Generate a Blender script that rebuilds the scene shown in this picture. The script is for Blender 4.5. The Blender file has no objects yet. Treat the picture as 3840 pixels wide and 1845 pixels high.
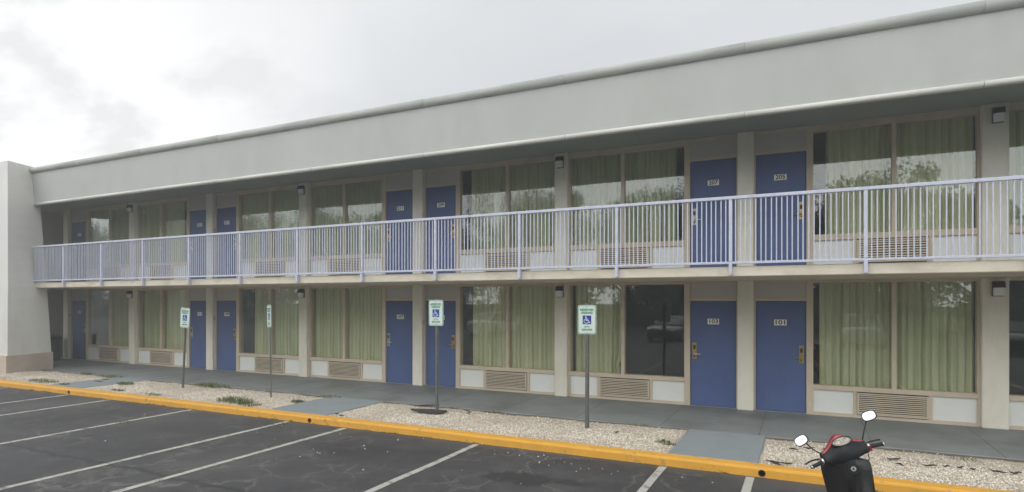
import bpy, bmesh, math, random
from mathutils import Vector, Matrix, noise as mnoise
R = math.radians
rnd = random.Random(7)
C = bpy.context.scene.collection
S = bpy.context.scene

# ------------------------------------------------------------------ camera
cam_d = bpy.data.cameras.new("camera")
cam = bpy.data.objects.new("camera", cam_d); C.objects.link(cam)
cam.location = (0, 0, 2.21); cam.rotation_euler = (R(90), 0, R(26))
cam_d.sensor_width = 36; cam_d.lens = 21.10; cam_d.shift_y = 0.0528
cam_d.clip_start = 0.05; cam_d.clip_end = 2000
S.camera = cam

# ------------------------------------------------------------------ sky, sun, exposure
S.view_settings.view_transform = 'Standard'; S.view_settings.look = 'None'
S.view_settings.exposure = 0.42; S.view_settings.gamma = 1
SUN_AZ, SUN_EL = 150.0, 42.0        # degrees left of +Y, above horizon
sun_dir = Vector((-math.sin(R(SUN_AZ))*math.cos(R(SUN_EL)), math.cos(R(SUN_AZ))*math.cos(R(SUN_EL)), math.sin(R(SUN_EL))))
w = bpy.data.worlds.new("World"); S.world = w; w.use_nodes = True
nt = w.node_tree; nt.nodes.clear()
def N(t, typ, **kw):
    n = t.nodes.new(typ)
    for k, v in kw.items():
        if hasattr(n, k): setattr(n, k, v)
        else: n.inputs[k].default_value = v
    return n
def ramp(t, src, stops):
    n = t.nodes.new('ShaderNodeValToRGB'); t.links.new(src, n.inputs[0])
    cr = n.color_ramp
    while len(cr.elements) > len(stops): cr.elements.remove(cr.elements[-1])
    while len(cr.elements) < len(stops): cr.elements.new(1)
    for e, (p, c) in zip(cr.elements, stops):
        e.position = p
        e.color = (c, c, c, 1) if isinstance(c, (int, float)) else (*c, 1)
    return n.outputs[0]
def math_n(t, op, a, b=None, clamp=False):
    n = t.nodes.new('ShaderNodeMath'); n.operation = op; n.use_clamp = clamp
    for i, v in enumerate((a, b)):
        if v is None: continue
        if isinstance(v, (int, float)): n.inputs[i].default_value = v
        else: t.links.new(v, n.inputs[i])
    return n.outputs[0]
def mixc(t, fac, a, b, mode='MIX'):
    n = t.nodes.new('ShaderNodeMix'); n.data_type = 'RGBA'; n.blend_type = mode
    for sock, v in ((n.inputs[0], fac), (n.inputs[6], a), (n.inputs[7], b)):
        if isinstance(v, (int, float)): sock.default_value = v
        elif isinstance(v, (tuple, list)): sock.default_value = (*v, 1) if len(v) == 3 else v
        else: t.links.new(v, sock)
    return n.outputs[2]
tc = nt.nodes.new('ShaderNodeTexCoord')
sep = nt.nodes.new('ShaderNodeSeparateXYZ'); nt.links.new(tc.outputs['Generated'], sep.inputs[0])
zc = math_n(nt, 'MAXIMUM', sep.outputs[2], 0.0); zz = math_n(nt, 'ADD', zc, 0.30)
comb = nt.nodes.new('ShaderNodeCombineXYZ')
nt.links.new(math_n(nt, 'DIVIDE', sep.outputs[0], zz), comb.inputs[0])
nt.links.new(math_n(nt, 'DIVIDE', sep.outputs[1], zz), comb.inputs[1])
mp = N(nt, 'ShaderNodeMapping'); mp.inputs['Rotation'].default_value = (0, 0, R(24)); mp.inputs['Scale'].default_value = (0.55, 0.85, 1)
nt.links.new(comb.outputs[0], mp.inputs[0])
n1 = N(nt, 'ShaderNodeTexNoise', Scale=1.5, Detail=4.0, Roughness=0.42, Distortion=0.0); nt.links.new(mp.outputs[0], n1.inputs[0])
cloud = ramp(nt, n1.outputs[0], [(0.30, (0.75, 0.775, 0.805)), (0.47, (0.83, 0.855, 0.88)), (0.62, (0.93, 0.95, 0.96)), (0.75, (1.0, 1.0, 1.0))])
vd = N(nt, 'ShaderNodeVectorMath', operation='DOT_PRODUCT'); nt.links.new(tc.outputs['Generated'], vd.inputs[0])
glow_dir = Vector((-0.89, 0.42, 0.26)).normalized()
vd.inputs[1].default_value = glow_dir
n2 = N(nt, 'ShaderNodeTexNoise', Scale=4.5, Detail=6.0, Roughness=0.55, Distortion=0.15); nt.links.new(mp.outputs[0], n2.inputs[0])
g0 = math_n(nt, 'ADD', vd.outputs['Value'], math_n(nt, 'MULTIPLY', math_n(nt, 'SUBTRACT', n2.outputs[0], 0.5), 0.05))
glow = ramp(nt, g0, [(0.90, 0.0), (0.965, 0.5), (0.997, 1.0)])
wisp = ramp(nt, n2.outputs[0], [(0.46, 1.0), (0.60, 0.78)])
bright = mixc(nt, 1.0, (1.3, 1.3, 1.3), wisp, 'MULTIPLY')
cloud = mixc(nt, glow, cloud, bright)
ns = nt.nodes.new('ShaderNodeTexSky'); ns.sky_type = 'NISHITA'; ns.sun_disc = False
ns.sun_elevation = R(SUN_EL); ns.sun_rotation = R(-SUN_AZ)
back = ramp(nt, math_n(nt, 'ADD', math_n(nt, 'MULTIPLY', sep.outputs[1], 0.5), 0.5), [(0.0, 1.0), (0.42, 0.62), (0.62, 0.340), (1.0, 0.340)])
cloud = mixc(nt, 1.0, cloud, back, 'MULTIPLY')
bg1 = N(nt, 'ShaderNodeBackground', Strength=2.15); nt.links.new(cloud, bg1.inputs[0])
bg2 = N(nt, 'ShaderNodeBackground', Strength=0.05); nt.links.new(ns.outputs[0], bg2.inputs[0])
ms = N(nt, 'ShaderNodeMixShader'); ms.inputs[0].default_value = 0.06
nt.links.new(bg1.outputs[0], ms.inputs[1]); nt.links.new(bg2.outputs[0], ms.inputs[2])
wo = nt.nodes.new('ShaderNodeOutputWorld'); nt.links.new(ms.outputs[0], wo.inputs[0])
sd = bpy.data.lights.new("sun", 'SUN'); sd.energy = 0.6; sd.angle = R(50); sd.color = (1.0, 0.96, 0.9)
sun = bpy.data.objects.new("sun", sd); C.objects.link(sun); sun.location = (-20, 10, 40)
sun.rotation_euler = (-sun_dir).to_track_quat('-Z', 'Y').to_euler()

# ------------------------------------------------------------------ materials
def mat(name, col, rough=0.7, var=0.12, vscale=3.0, bump=0.0, bscale=60.0, metal=0.0, spec=0.4, dirt=None, dscale=1.2, damt=0.5, coat=0.0, stretch=(1, 1, 1)):
    m = bpy.data.materials.new(name); m.use_nodes = True
    t = m.node_tree; p = t.nodes['Principled BSDF']
    p.inputs['Roughness'].default_value = rough; p.inputs['Metallic'].default_value = metal
    p.inputs['Specular IOR Level'].default_value = spec; p.inputs['Coat Weight'].default_value = coat
    tcn = t.nodes.new('ShaderNodeTexCoord'); mpn = t.nodes.new('ShaderNodeMapping')
    mpn.inputs['Scale'].default_value = stretch
    t.links.new(tcn.outputs['Object'], mpn.inputs[0])
    n = N(t, 'ShaderNodeTexNoise', Scale=vscale, Detail=6.0, Roughness=0.6); t.links.new(mpn.outputs[0], n.inputs[0])
    a = tuple(max(0, c*(1-var)) for c in col); b = tuple(min(1, c*(1+var)) for c in col)
    c = ramp(t, n.outputs[0], [(0.3, a), (0.7, b)])
    if dirt:
        n3 = N(t, 'ShaderNodeTexNoise', Scale=dscale, Detail=8.0, Roughness=0.65); t.links.new(mpn.outputs[0], n3.inputs[0])
        f = math_n(t, 'MULTIPLY', ramp(t, n3.outputs[0], [(0.48, 0.0), (0.72, 1.0)]), damt)
        c = mixc(t, f, c, dirt)
    t.links.new(c, p.inputs['Base Color'])
    if bump:
        nb = N(t, 'ShaderNodeTexNoise', Scale=bscale, Detail=4.0, Roughness=0.6); t.links.new(tcn.outputs['Object'], nb.inputs[0])
        bn = N(t, 'ShaderNodeBump', Strength=bump, Distance=0.02); t.links.new(nb.outputs[0], bn.inputs['Height'])
        t.links.new(bn.outputs[0], p.inputs['Normal'])
    return m

M = {}
M['stucco'] = mat('stucco', (0.44, 0.445, 0.42), 0.9, 0.05, 0.8, 0.25, 90, dirt=(0.35, 0.35, 0.32), dscale=0.9, damt=0.4, stretch=(1.0, 1, 0.5))
M['tower'] = mat('tower_stucco', (0.68, 0.67, 0.63), 0.9, 0.05, 0.8, 0.35, 60, dirt=(0.44, 0.43, 0.39), dscale=0.7, damt=0.4, stretch=(1.5, 1.5, 0.5))
M['tower_base'] = mat('tower_base', (0.50, 0.42, 0.35), 0.9, 0.08, 2, 0.3, 60, dirt=(0.3, 0.25, 0.2), damt=0.4)
M['coping'] = mat('coping', (0.40, 0.41, 0.38), 0.6, 0.10, 1.5, 0.05, 20, dirt=(0.22, 0.23, 0.2), dscale=1.6, damt=0.55, stretch=(0.6, 1, 3))
M['lip'] = mat('lip_trim', (0.63, 0.62, 0.57), 0.55, 0.05, 2, dirt=(0.5, 0.48, 0.42), dscale=1.4, damt=0.4)
M['soffit'] = mat('soffit', (0.32, 0.335, 0.315), 0.85, 0.05, 1, 0.1, 40, dirt=(0.26, 0.26, 0.24), dscale=0.8, damt=0.3)
M['pillar'] = mat('pillar', (0.74, 0.70, 0.59), 0.8, 0.05, 2, 0.12, 50, dirt=(0.42, 0.38, 0.31), dscale=1.6, damt=0.35, stretch=(1.5, 1.5, 0.6))
M['frame'] = mat('tan_frame', (0.58, 0.49, 0.365), 0.6, 0.06, 3, dirt=(0.42, 0.35, 0.26), dscale=2.5, damt=0.35)
M['panel'] = mat('white_panel', (0.74, 0.75, 0.71), 0.65, 0.03, 2, dirt=(0.55, 0.53, 0.46), dscale=2, damt=0.3)
M['transom'] = mat('cream_panel', (0.49, 0.475, 0.425), 0.7, 0.04, 2, dirt=(0.42, 0.39, 0.33), dscale=2, damt=0.3)
M['door'] = mat('blue_door', (0.070, 0.112, 0.255), 0.5, 0.07, 2.2, 0.04, 30, dirt=(0.10, 0.125, 0.21), dscale=4.5, damt=0.45, spec=0.35, stretch=(1, 1, .6))
M['slab'] = mat('slab_edge', (0.66, 0.60, 0.49), 0.8, 0.05, 2, 0.1, 40, dirt=(0.34, 0.29, 0.22), dscale=1.8, damt=0.5, stretch=(1, 1, 2))
M['deck'] = mat('deck', (0.22, 0.24, 0.25), 0.8)
M['rail'] = mat('lavender_rail', (0.52, 0.545, 0.65), 0.5, 0.04, 4, dirt=(0.34, 0.29, 0.27), dscale=9, damt=0.4)
M['walk'] = mat('painted_walk', (0.185, 0.200, 0.195), 0.62, 0.16, 1.1, 0.08, 25, dirt=(0.095, 0.095, 0.083), dscale=0.8, damt=0.7, spec=0.5)
M['path'] = mat('painted_path', (0.235, 0.262, 0.270), 0.7, 0.10, 1.5, 0.08, 25, dirt=(0.15, 0.165, 0.165), dscale=1.5, damt=0.5)
M['bed'] = mat('gravel_bed', (0.44, 0.385, 0.305), 0.95, 0.35, 55, 0.9, 45, dirt=(0.2, 0.165, 0.125), dscale=2.2, damt=0.4)
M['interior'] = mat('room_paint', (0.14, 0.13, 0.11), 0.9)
M['black'] = mat('black_plastic', (0.016, 0.016, 0.018), 0.5, 0.1, 5, spec=0.25)
M['gloss_black'] = mat('gloss_black', (0.009, 0.0085, 0.0085), 0.2, 0.1, 3, spec=0.35, coat=0.25, dirt=(0.03, 0.028, 0.026), dscale=4, damt=0.4)
M['red'] = mat('red_paint', (0.30, 0.012, 0.018), 0.2, 0.05, 3, coat=0.9)
M['rubber'] = mat('rubber', (0.02, 0.02, 0.02), 0.85, 0.2, 10)
M['steel'] = mat('steel', (0.42, 0.43, 0.42), 0.45, 0.1, 8, metal=0.9)
M['galv'] = mat('galvanised_post', (0.17, 0.175, 0.165), 0.6, 0.15, 9, metal=0.5, dirt=(0.09, 0.085, 0.07), dscale=6, damt=0.5)
M['chrome'] = mat('mirror_glass', (0.40, 0.42, 0.45), 0.04, 0.01, 3, metal=1.0)
M['brass'] = mat('brass', (0.42, 0.31, 0.14), 0.35, 0.12, 10, metal=0.85)
M['satin'] = mat('satin_lever', (0.72, 0.71, 0.68), 0.3, 0.05, 10, metal=0.9)
M['plaque'] = mat('number_plaque', (0.86, 0.84, 0.75), 0.5, 0.04, 8)
M['ink'] = mat('black_ink', (0.015, 0.013, 0.012), 0.6)
M['lamp_black'] = mat('lamp_housing', (0.02, 0.018, 0.017), 0.5)
M['lens'] = mat('frosted_lens', (0.72, 0.73, 0.72), 0.35, 0.04, 8, spec=0.6)
M['sign_white'] = mat('sign_white', (0.60, 0.69, 0.63), 0.4, 0.04, 5, dirt=(0.55, 0.6, 0.55), dscale=8, damt=0.4)
M['sign_green'] = mat('sign_green', (0.035, 0.22, 0.10), 0.45, 0.08, 6)
M['sign_blue'] = mat('sign_blue', (0.012, 0.04, 0.30), 0.45, 0.05, 6)
M['alu'] = mat('bare_aluminium', (0.40, 0.41, 0.40), 0.5, 0.08, 8, metal=0.7)
M['gauge'] = mat('gauge_face', (0.36, 0.33, 0.26), 0.25, 0.35, 45, coat=0.8)
M['bin'] = mat('bin_plastic', (0.045, 0.045, 0.042), 0.55, 0.1, 5)
M['twig'] = mat('dead_twig', (0.03, 0.024, 0.019), 0.9, 0.3, 20)
M['stone'] = mat('white_stone', (0.60, 0.555, 0.475), 0.9, 0.30, 9)
M['bark'] = mat('bark', (0.09, 0.07, 0.055), 0.95, 0.3, 6, 0.5, 12)
M['rust'] = mat('rusty_pipe', (0.10, 0.035, 0.015), 0.9, 0.3, 20)
M['seat_vinyl'] = mat('seat_vinyl', (0.10, 0.098, 0.095), 0.4, 0.15, 12, 0.1, 60)
M['rubber_mat'] = mat('grey_mat', (0.30, 0.29, 0.27), 0.7, 0.3, 14)
M['amber'] = mat('amber_lens', (0.65, 0.16, 0.02), 0.25, 0.05, 5, coat=0.6)

def leaf_mat(name, a, b, sc, trans=0.3):
    m = bpy.data.materials.new(name); m.use_nodes = True; t = m.node_tree; p = t.nodes['Principled BSDF']
    p.inputs['Roughness'].default_value = 0.6
    g = t.nodes.new('ShaderNodeTexCoord'); n = N(t, 'ShaderNodeTexNoise', Scale=sc, Detail=3.0); t.links.new(g.outputs['Object'], n.inputs[0])
    c = ramp(t, n.outputs[0], [(0.35, a), (0.65, b)]); t.links.new(c, p.inputs['Base Color'])
    tr = t.nodes.new('ShaderNodeBsdfTranslucent'); t.links.new(c, tr.inputs[0])
    mx = N(t, 'ShaderNodeMixShader'); mx.inputs[0].default_value = trans
    t.links.new(p.outputs[0], mx.inputs[1]); t.links.new(tr.outputs[0], mx.inputs[2])
    t.links.new(mx.outputs[0], t.nodes['Material Output'].inputs[0])
    return m
M['leaf'] = leaf_mat('tree_leaf', (0.022, 0.045, 0.014), (0.06, 0.10, 0.03), 1.2)
M['weed'] = leaf_mat('weed_blade', (0.085, 0.13, 0.04), (0.19, 0.24, 0.08), 9.0)
M['weed_dry'] = leaf_mat('weed_dry_blade', (0.13, 0.12, 0.05), (0.20, 0.19, 0.09), 9.0)
def cloth_mat():
    m = leaf_mat('green_curtain', (0.68, 0.685, 0.44), (0.76, 0.755, 0.51), 1.1, 0.10)
    t = m.node_tree; oi = t.nodes.new('ShaderNodeObjectInfo'); p = t.nodes['Principled BSDF']   # each room's cloth has faded differently
    src = p.inputs['Base Color'].links[0].from_socket
    c = mixc(t, 1.0, src, ramp(t, oi.outputs['Random'], [(0.0, (0.80, 0.82, 0.80)), (0.5, (0.95, 0.95, 0.92)), (1.0, (1.02, 1.0, 0.96))]), 'MULTIPLY')
    t.links.new(c, p.inputs['Base Color'])
    for n in t.nodes:
        if n.type == 'BSDF_TRANSLUCENT': t.links.new(c, n.inputs[0])
    return m
M['curtain'] = cloth_mat()

def glass_mat():
    m = bpy.data.materials.new('window_glass'); m.use_nodes = True; t = m.node_tree; t.nodes.clear()
    o = t.nodes.new('ShaderNodeOutputMaterial'); mx = t.nodes.new('ShaderNodeMixShader')
    tr = t.nodes.new('ShaderNodeBsdfTransparent'); tr.inputs[0].default_value = (0.94, 0.96, 0.93, 1)
    gl = t.nodes.new('ShaderNodeBsdfGlossy'); gl.inputs['Roughness'].default_value = 0.012; gl.inputs['Color'].default_value = (0.9, 0.93, 0.9, 1)
    fr = N(t, 'ShaderNodeFresnel', IOR=1.5)
    f = math_n(t, 'ADD', math_n(t, 'MULTIPLY', fr.outputs[0], 2.6), 0.035, True)
    gm = t.nodes.new('ShaderNodeNewGeometry'); f = math_n(t, 'MULTIPLY', f, math_n(t, 'SUBTRACT', 1.0, gm.outputs['Backfacing']))
    t.links.new(f, mx.inputs[0]); t.links.new(tr.outputs[0], mx.inputs[1]); t.links.new(gl.outputs[0], mx.inputs[2])
    g = t.nodes.new('ShaderNodeTexCoord'); n = N(t, 'ShaderNodeTexNoise', Scale=0.9, Detail=1.0); t.links.new(g.outputs['Object'], n.inputs[0])
    bn = N(t, 'ShaderNodeBump', Strength=0.06, Distance=0.05); t.links.new(n.outputs[0], bn.inputs['Height']); t.links.new(bn.outputs[0], gl.inputs['Normal'])
    t.links.new(mx.outputs[0], o.inputs[0])
    return m
M['glass'] = glass_mat()

def asphalt_mat():
    m = bpy.data.materials.new('asphalt'); m.use_nodes = True; t = m.node_tree; p = t.nodes['Principled BSDF']
    p.inputs['Roughness'].default_value = 0.72; p.inputs['Specular IOR Level'].default_value = 0.5
    g = t.nodes.new('ShaderNodeTexCoord'); v = g.outputs['Object']
    big = N(t, 'ShaderNodeTexNoise', Scale=0.6, Detail=9.0, Roughness=0.68); t.links.new(v, big.inputs[0])
    c = ramp(t, big.outputs[0], [(0.32, (0.026, 0.025, 0.026)), (0.5, (0.046, 0.045, 0.046)), (0.7, (0.074, 0.072, 0.070))])
    fine = N(t, 'ShaderNodeTexNoise', Scale=75, Detail=3.0, Roughness=0.8); t.links.new(v, fine.inputs[0])
    c = mixc(t, 0.45, c, ramp(t, fine.outputs[0], [(0.3, 0.25), (0.7, 1.0)]), 'OVERLAY')
    # cracks filled with pale dust
    wob = N(t, 'ShaderNodeTexNoise', Scale=2.6, Detail=5.0, Roughness=0.6); t.links.new(v, wob.inputs[0])
    dv = N(t, 'ShaderNodeVectorMath', operation='MULTIPLY_ADD'); t.links.new(wob.outputs['Color'], dv.inputs[0]); dv.inputs[1].default_value = (0.75, 0.75, 0); t.links.new(v, dv.inputs[2])
    for sc, wd, am in ((0.7, 0.020, 0.65), (1.9, 0.042, 0.45)):
        vo = N(t, 'ShaderNodeTexVoronoi', feature='DISTANCE_TO_EDGE', Scale=sc); t.links.new(dv.outputs[0], vo.inputs[0])
        line = ramp(t, vo.outputs[0], [(0.0, 1.0), (wd, 0.0)])
        mk = N(t, 'ShaderNodeTexNoise', Scale=0.55*sc, Detail=3.0); t.links.new(v, mk.inputs[0])
        f = math_n(t, 'MULTIPLY', math_n(t, 'MULTIPLY', line, ramp(t, mk.outputs[0], [(0.46, 0.0), (0.6, 1.0)])), am)
        c = mixc(t, f, c, (0.17, 0.16, 0.145))
    # pale dusty scuffs
    sc_ = N(t, 'ShaderNodeTexNoise', Scale=3.2, Detail=8.0, Roughness=0.72); t.links.new(v, sc_.inputs[0])
    c = mixc(t, math_n(t, 'MULTIPLY', ramp(t, sc_.outputs[0], [(0.55, 0.0), (0.75, 1.0)]), 0.35), c, (0.12, 0.115, 0.105))
    # pavement seam parallel to the building, and oil stains
    sp = t.nodes.new('ShaderNodeSeparateXYZ'); t.links.new(v, sp.inputs[0])
    wv = math_n(t, 'MULTIPLY', math_n(t, 'SUBTRACT', wob.outputs[0], 0.5), 0.35)
    dy = math_n(t, 'ABSOLUTE', math_n(t, 'ADD', math_n(t, 'SUBTRACT', sp.outputs[1], 4.87), wv))
    c = mixc(t, math_n(t, 'MULTIPLY', ramp(t, dy, [(0.02, 1.0), (0.07, 0.0)]), 0.75), c, (0.02, 0.02, 0.021))
    for (sx, sy, rx, ry, st_) in ((-3.2, 6.72, 0.52, 0.30, .85), (-2.55, 6.85, 0.3, 0.13, .7), (-9.7, 6.9, 0.9, 0.5, .3), (-5.6, 6.9, 1.1, 0.5, .35), (-12.6, 6.0, 0.9, 0.6, .3)):
        ax = math_n(t, 'POWER', math_n(t, 'DIVIDE', math_n(t, 'SUBTRACT', sp.outputs[0], sx), rx), 2.0)
        ay = math_n(t, 'POWER', math_n(t, 'DIVIDE', math_n(t, 'SUBTRACT', sp.outputs[1], sy), ry), 2.0)
        d = math_n(t, 'ADD', math_n(t, 'ADD', ax, ay), math_n(t, 'MULTIPLY', math_n(t, 'SUBTRACT', sc_.outputs[0], 0.5), 3.5))
        c = mixc(t, math_n(t, 'MULTIPLY', ramp(t, d, [(0.35, 1.0), (1.0, 0.0)]), st_), c, (0.021, 0.020, 0.02))
    # soil washed against the kerb
    ek = math_n(t, 'ADD', math_n(t, 'SUBTRACT', 8.06, sp.outputs[1]), math_n(t, 'MULTIPLY', math_n(t, 'SUBTRACT', sc_.outputs[0], 0.5), 0.5))
    c = mixc(t, math_n(t, 'MULTIPLY', ramp(t, ek, [(0.0, 1.0), (0.16, 0.0)]), 0.55), c, (0.095, 0.08, 0.052))
    t.links.new(c, p.inputs['Base Color'])
    bn = N(t, 'ShaderNodeBump', Strength=0.5, Distance=0.01); t.links.new(fine.outputs[0], bn.inputs['Height']); t.links.new(bn.outputs[0], p.inputs['Normal'])
    return m
M['asphalt'] = asphalt_mat()

def worn_paint(name, paint, under, lo, hi, rough=0.6, sc=7.0, dirt=None):
    m = mat(name, paint, rough, 0.06, 3.0, 0.15, 40, dirt=dirt, dscale=2.5, damt=0.5); t = m.node_tree; p = t.nodes['Principled BSDF']
    src = p.inputs['Base Color'].links[0].from_socket
    g = t.nodes.new('ShaderNodeTexCoord'); n = N(t, 'ShaderNodeTexNoise', Scale=sc, Detail=9.0, Roughness=0.72); t.links.new(g.outputs['Object'], n.inputs[0])
    t.links.new(mixc(t, ramp(t, n.outputs[0], [(lo, 0.0), (hi, 1.0)]), src, under), p.inputs['Base Color'])
    return m
M['line'] = worn_paint('worn_line_paint', (0.43, 0.42, 0.37), (0.10, 0.098, 0.09), 0.50, 0.66, 0.75, 6.0)
M['kerb'] = worn_paint('yellow_kerb_paint', (0.69, 0.35, 0.042), (0.34, 0.23, 0.09), 0.57, 0.67, 0.6, 6.0, dirt=(0.52, 0.28, 0.05))
M['grass'] = mat('far_grass', (0.06, 0.09, 0.03), 0.95, 0.3, 2)

# ------------------------------------------------------------------ mesh helpers
class MB:
    def __init__(s): s.bm = bmesh.new(); s.mats = []
    def mi(s, m):
        if m not in s.mats: s.mats.append(m)
        return s.mats.index(m)
    def face(s, pts, m, smooth=False):
        f = s.bm.faces.new([s.bm.verts.new(p) for p in pts]); f.material_index = s.mi(m); f.smooth = smooth; return f
    def box(s, x0, x1, y0, y1, z0, z1, m, bev=0.0):
        if x0 > x1: x0, x1 = x1, x0
        v = [s.bm.verts.new(p) for p in ((x0,y0,z0),(x1,y0,z0),(x1,y1,z0),(x0,y1,z0),(x0,y0,z1),(x1,y0,z1),(x1,y1,z1),(x0,y1,z1))]
        fs = [s.bm.faces.new([v[i] for i in q]) for q in ((3,2,1,0),(4,5,6,7),(0,1,5,4),(1,2,6,5),(2,3,7,6),(3,0,4,7))]
        k = s.mi(m)
        for f in fs: f.material_index = k
        if bev:
            es = list({e for f in fs for e in f.edges})
            r = bmesh.ops.bevel(s.bm, geom=es, offset=bev, segments=1, affect='EDGES', profile=0.5)
            for f in r['faces']: f.material_index = k
        return s
    def rings(s, rings, m, cap=True, smooth=True, closed=True):
        k = s.mi(m); rv = [[s.bm.verts.new(p) for p in r] for r in rings]; n = len(rv[0])
        for a, b in zip(rv, rv[1:]):
            for i in range(n if closed else n-1):
                f = s.bm.faces.new((a[i], a[(i+1) % n], b[(i+1) % n], b[i])); f.material_index = k; f.smooth = smooth
        if cap and closed:
            for r, rev in ((rv[0], True), (rv[-1], False)):
                f = s.bm.faces.new(list(reversed(r)) if rev else r); f.material_index = k
        return s
    def tube(s, pts, rad, m, n=8, cap=True):
        pts = [Vector(p) for p in pts]
        if not isinstance(rad, (list, tuple)): rad = [rad]*len(pts)
        rings = []; prev = None
        for i, p in enumerate(pts):
            d = (pts[min(i+1, len(pts)-1)] - pts[max(i-1, 0)]).normalized()
            if prev is None: a = d.orthogonal().normalized()
            else: a = (prev - d*prev.dot(d)).normalized()
            prev = a; b = d.cross(a)
            rings.append([p + (a*math.cos(2*math.pi*j/n) + b*math.sin(2*math.pi*j/n))*rad[i] for j in range(n)])
        return s.rings(rings, m, cap)
    def prism(s, outline, y0, y1, m):     # outline in xz
        k = s.mi(m)
        a = [s.bm.verts.new((x, y0, z)) for x, z in outline]; b = [s.bm.verts.new((x, y1, z)) for x, z in outline]
        n = len(a)
        fs = [s.bm.faces.new(a), s.bm.faces.new(list(reversed(b)))]
        for i in range(n): fs.append(s.bm.faces.new((a[i], b[i], b[(i+1) % n], a[(i+1) % n])))
        for f in fs: f.material_index = k
        return s
    def extrude_x(s, prof, x0, x1, m, smooth=False, cap=True):     # prof = (y,z)
        return s.rings([[(x0, y, z) for y, z in prof], [(x1, y, z) for y, z in prof]], m, cap, smooth)
    def sphere(s, c, r, m, u=10, v=7, sc=(1,1,1)):
        k = s.mi(m); r0 = bmesh.ops.create_uvsphere(s.bm, u_segments=u, v_segments=v, radius=r)
        for vv in r0['verts']:
            vv.co = Vector((vv.co.x*sc[0], vv.co.y*sc[1], vv.co.z*sc[2])) + Vector(c)
        for f in {f for vv in r0['verts'] for f in vv.link_faces}: f.material_index = k; f.smooth = True
        return s
    def text(s, body, size, m, loc, wid=None, bold=0.0, spacing=1.0):       # letters standing in xz, facing -y, centred
        cu = bpy.data.curves.new('t', 'FONT'); cu.body = body; cu.size = size; cu.align_x = 'CENTER'; cu.align_y = 'CENTER'
        cu.offset = bold; cu.resolution_u = 3; cu.space_character = spacing; cu.extrude = 0.0008
        ob = bpy.data.objects.new('t', cu); C.objects.link(ob)
        me = bpy.data.meshes.new_from_object(ob.evaluated_get(bpy.context.evaluated_depsgraph_get()))
        xs = [v.co.x for v in me.vertices]; sx = (wid/(max(xs)-min(xs))) if wid else 1
        k = s.mi(m)
        for v in me.vertices: v.co = Vector((v.co.x*sx + loc[0], -v.co.z + loc[1], v.co.y + loc[2]))
        for f in me.polygons: f.material_index = k; f.use_smooth = False
        s.bm.from_mesh(me)
        bpy.data.objects.remove(ob); bpy.data.curves.remove(cu); bpy.data.meshes.remove(me)
        return s
    def xf(s, mtx): s.bm.transform(mtx); return s
    def build(s, name, parent=None, fix=True):
        if fix: bmesh.ops.recalc_face_normals(s.bm, faces=s.bm.faces[:])
        me = bpy.data.meshes.new(name); s.bm.to_mesh(me); s.bm.free()
        for m in s.mats: me.materials.append(M[m])
        o = bpy.data.objects.new(name, me); C.objects.link(o)
        if parent: o.parent = parent
        return o
def tag(o, label=None, cat=None, group=None, kind=None):
    for k, v in (('label', label), ('category', cat), ('group', group), ('kind', kind)):
        if v: o[k] = v
    return o
def empty(name, loc=(0,0,0), label=None, cat=None, group=None):
    o = bpy.data.objects.new(name, None); C.objects.link(o); o.location = loc; o.empty_display_size = 0.3
    return tag(o, label, cat, group)

# ------------------------------------------------------------------ ground
WZ = 0.12                                            # walkway level above the lot
XL, XR = -30.0, 11.5
b = MB()
b.face([(-300,-300,0),(300,-300,0),(300,300,0),(-300,300,0)], 'asphalt'); lot = tag(b.build('parking_lot'), kind='structure')
b = MB(); b.face([(-300,-300,0.004),(300,-300,0.004),(300,-17,0.004),(-300,-17,0.004)], 'grass'); tag(b.build('grass_verge'), kind='structure')
for i, (x, wd) in enumerate(((-0.61,.10),(-1.69,.10),(-4.51,.10),(-7.12,.10),(-8.45,.10),(-11.1,.10),(-13.83,.10),(-15.43,.10),(-18.1,.10),(2.2,.10),(4.9,.10))):
    b = MB(); ys = [8.03 - j*0.25 for j in range(23)]
    for y0, y1 in zip(ys, ys[1:]):
        e = lambda y: 0.012*mnoise.noise((x*3, y*1.5, 0)); h = wd/2
        b.face([(x-h+e(y1), y1, .004), (x+h+e(y1+9), y1, .004), (x+h+e(y0+9), y0, .004), (x-h+e(y0), y0, .004)], 'line')
    tag(b.build('parking_line'), kind='structure')
PATHS = ((-1.68,-0.54), (-9.22,-7.8), (-16.75,-15.45), (5.85,7.0))
b = MB(); b.box(XL, XR, 10.0, 12.6, -0.1, WZ, 'walk', 0.01)
for x in [XL+2+1.52*i for i in range(27)]:           # scored control joints
    b.box(x-.004, x+.004, 10.012, 12.5, WZ, WZ+.0015, 'bin')
tag(b.build('walkway'), kind='structure')
for x0, x1 in PATHS:
    b = MB(); b.box(x0, x1, 8.282, 9.997, -0.1, WZ+.004, 'path', 0.008); tag(b.build('path'), kind='structure')
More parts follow.
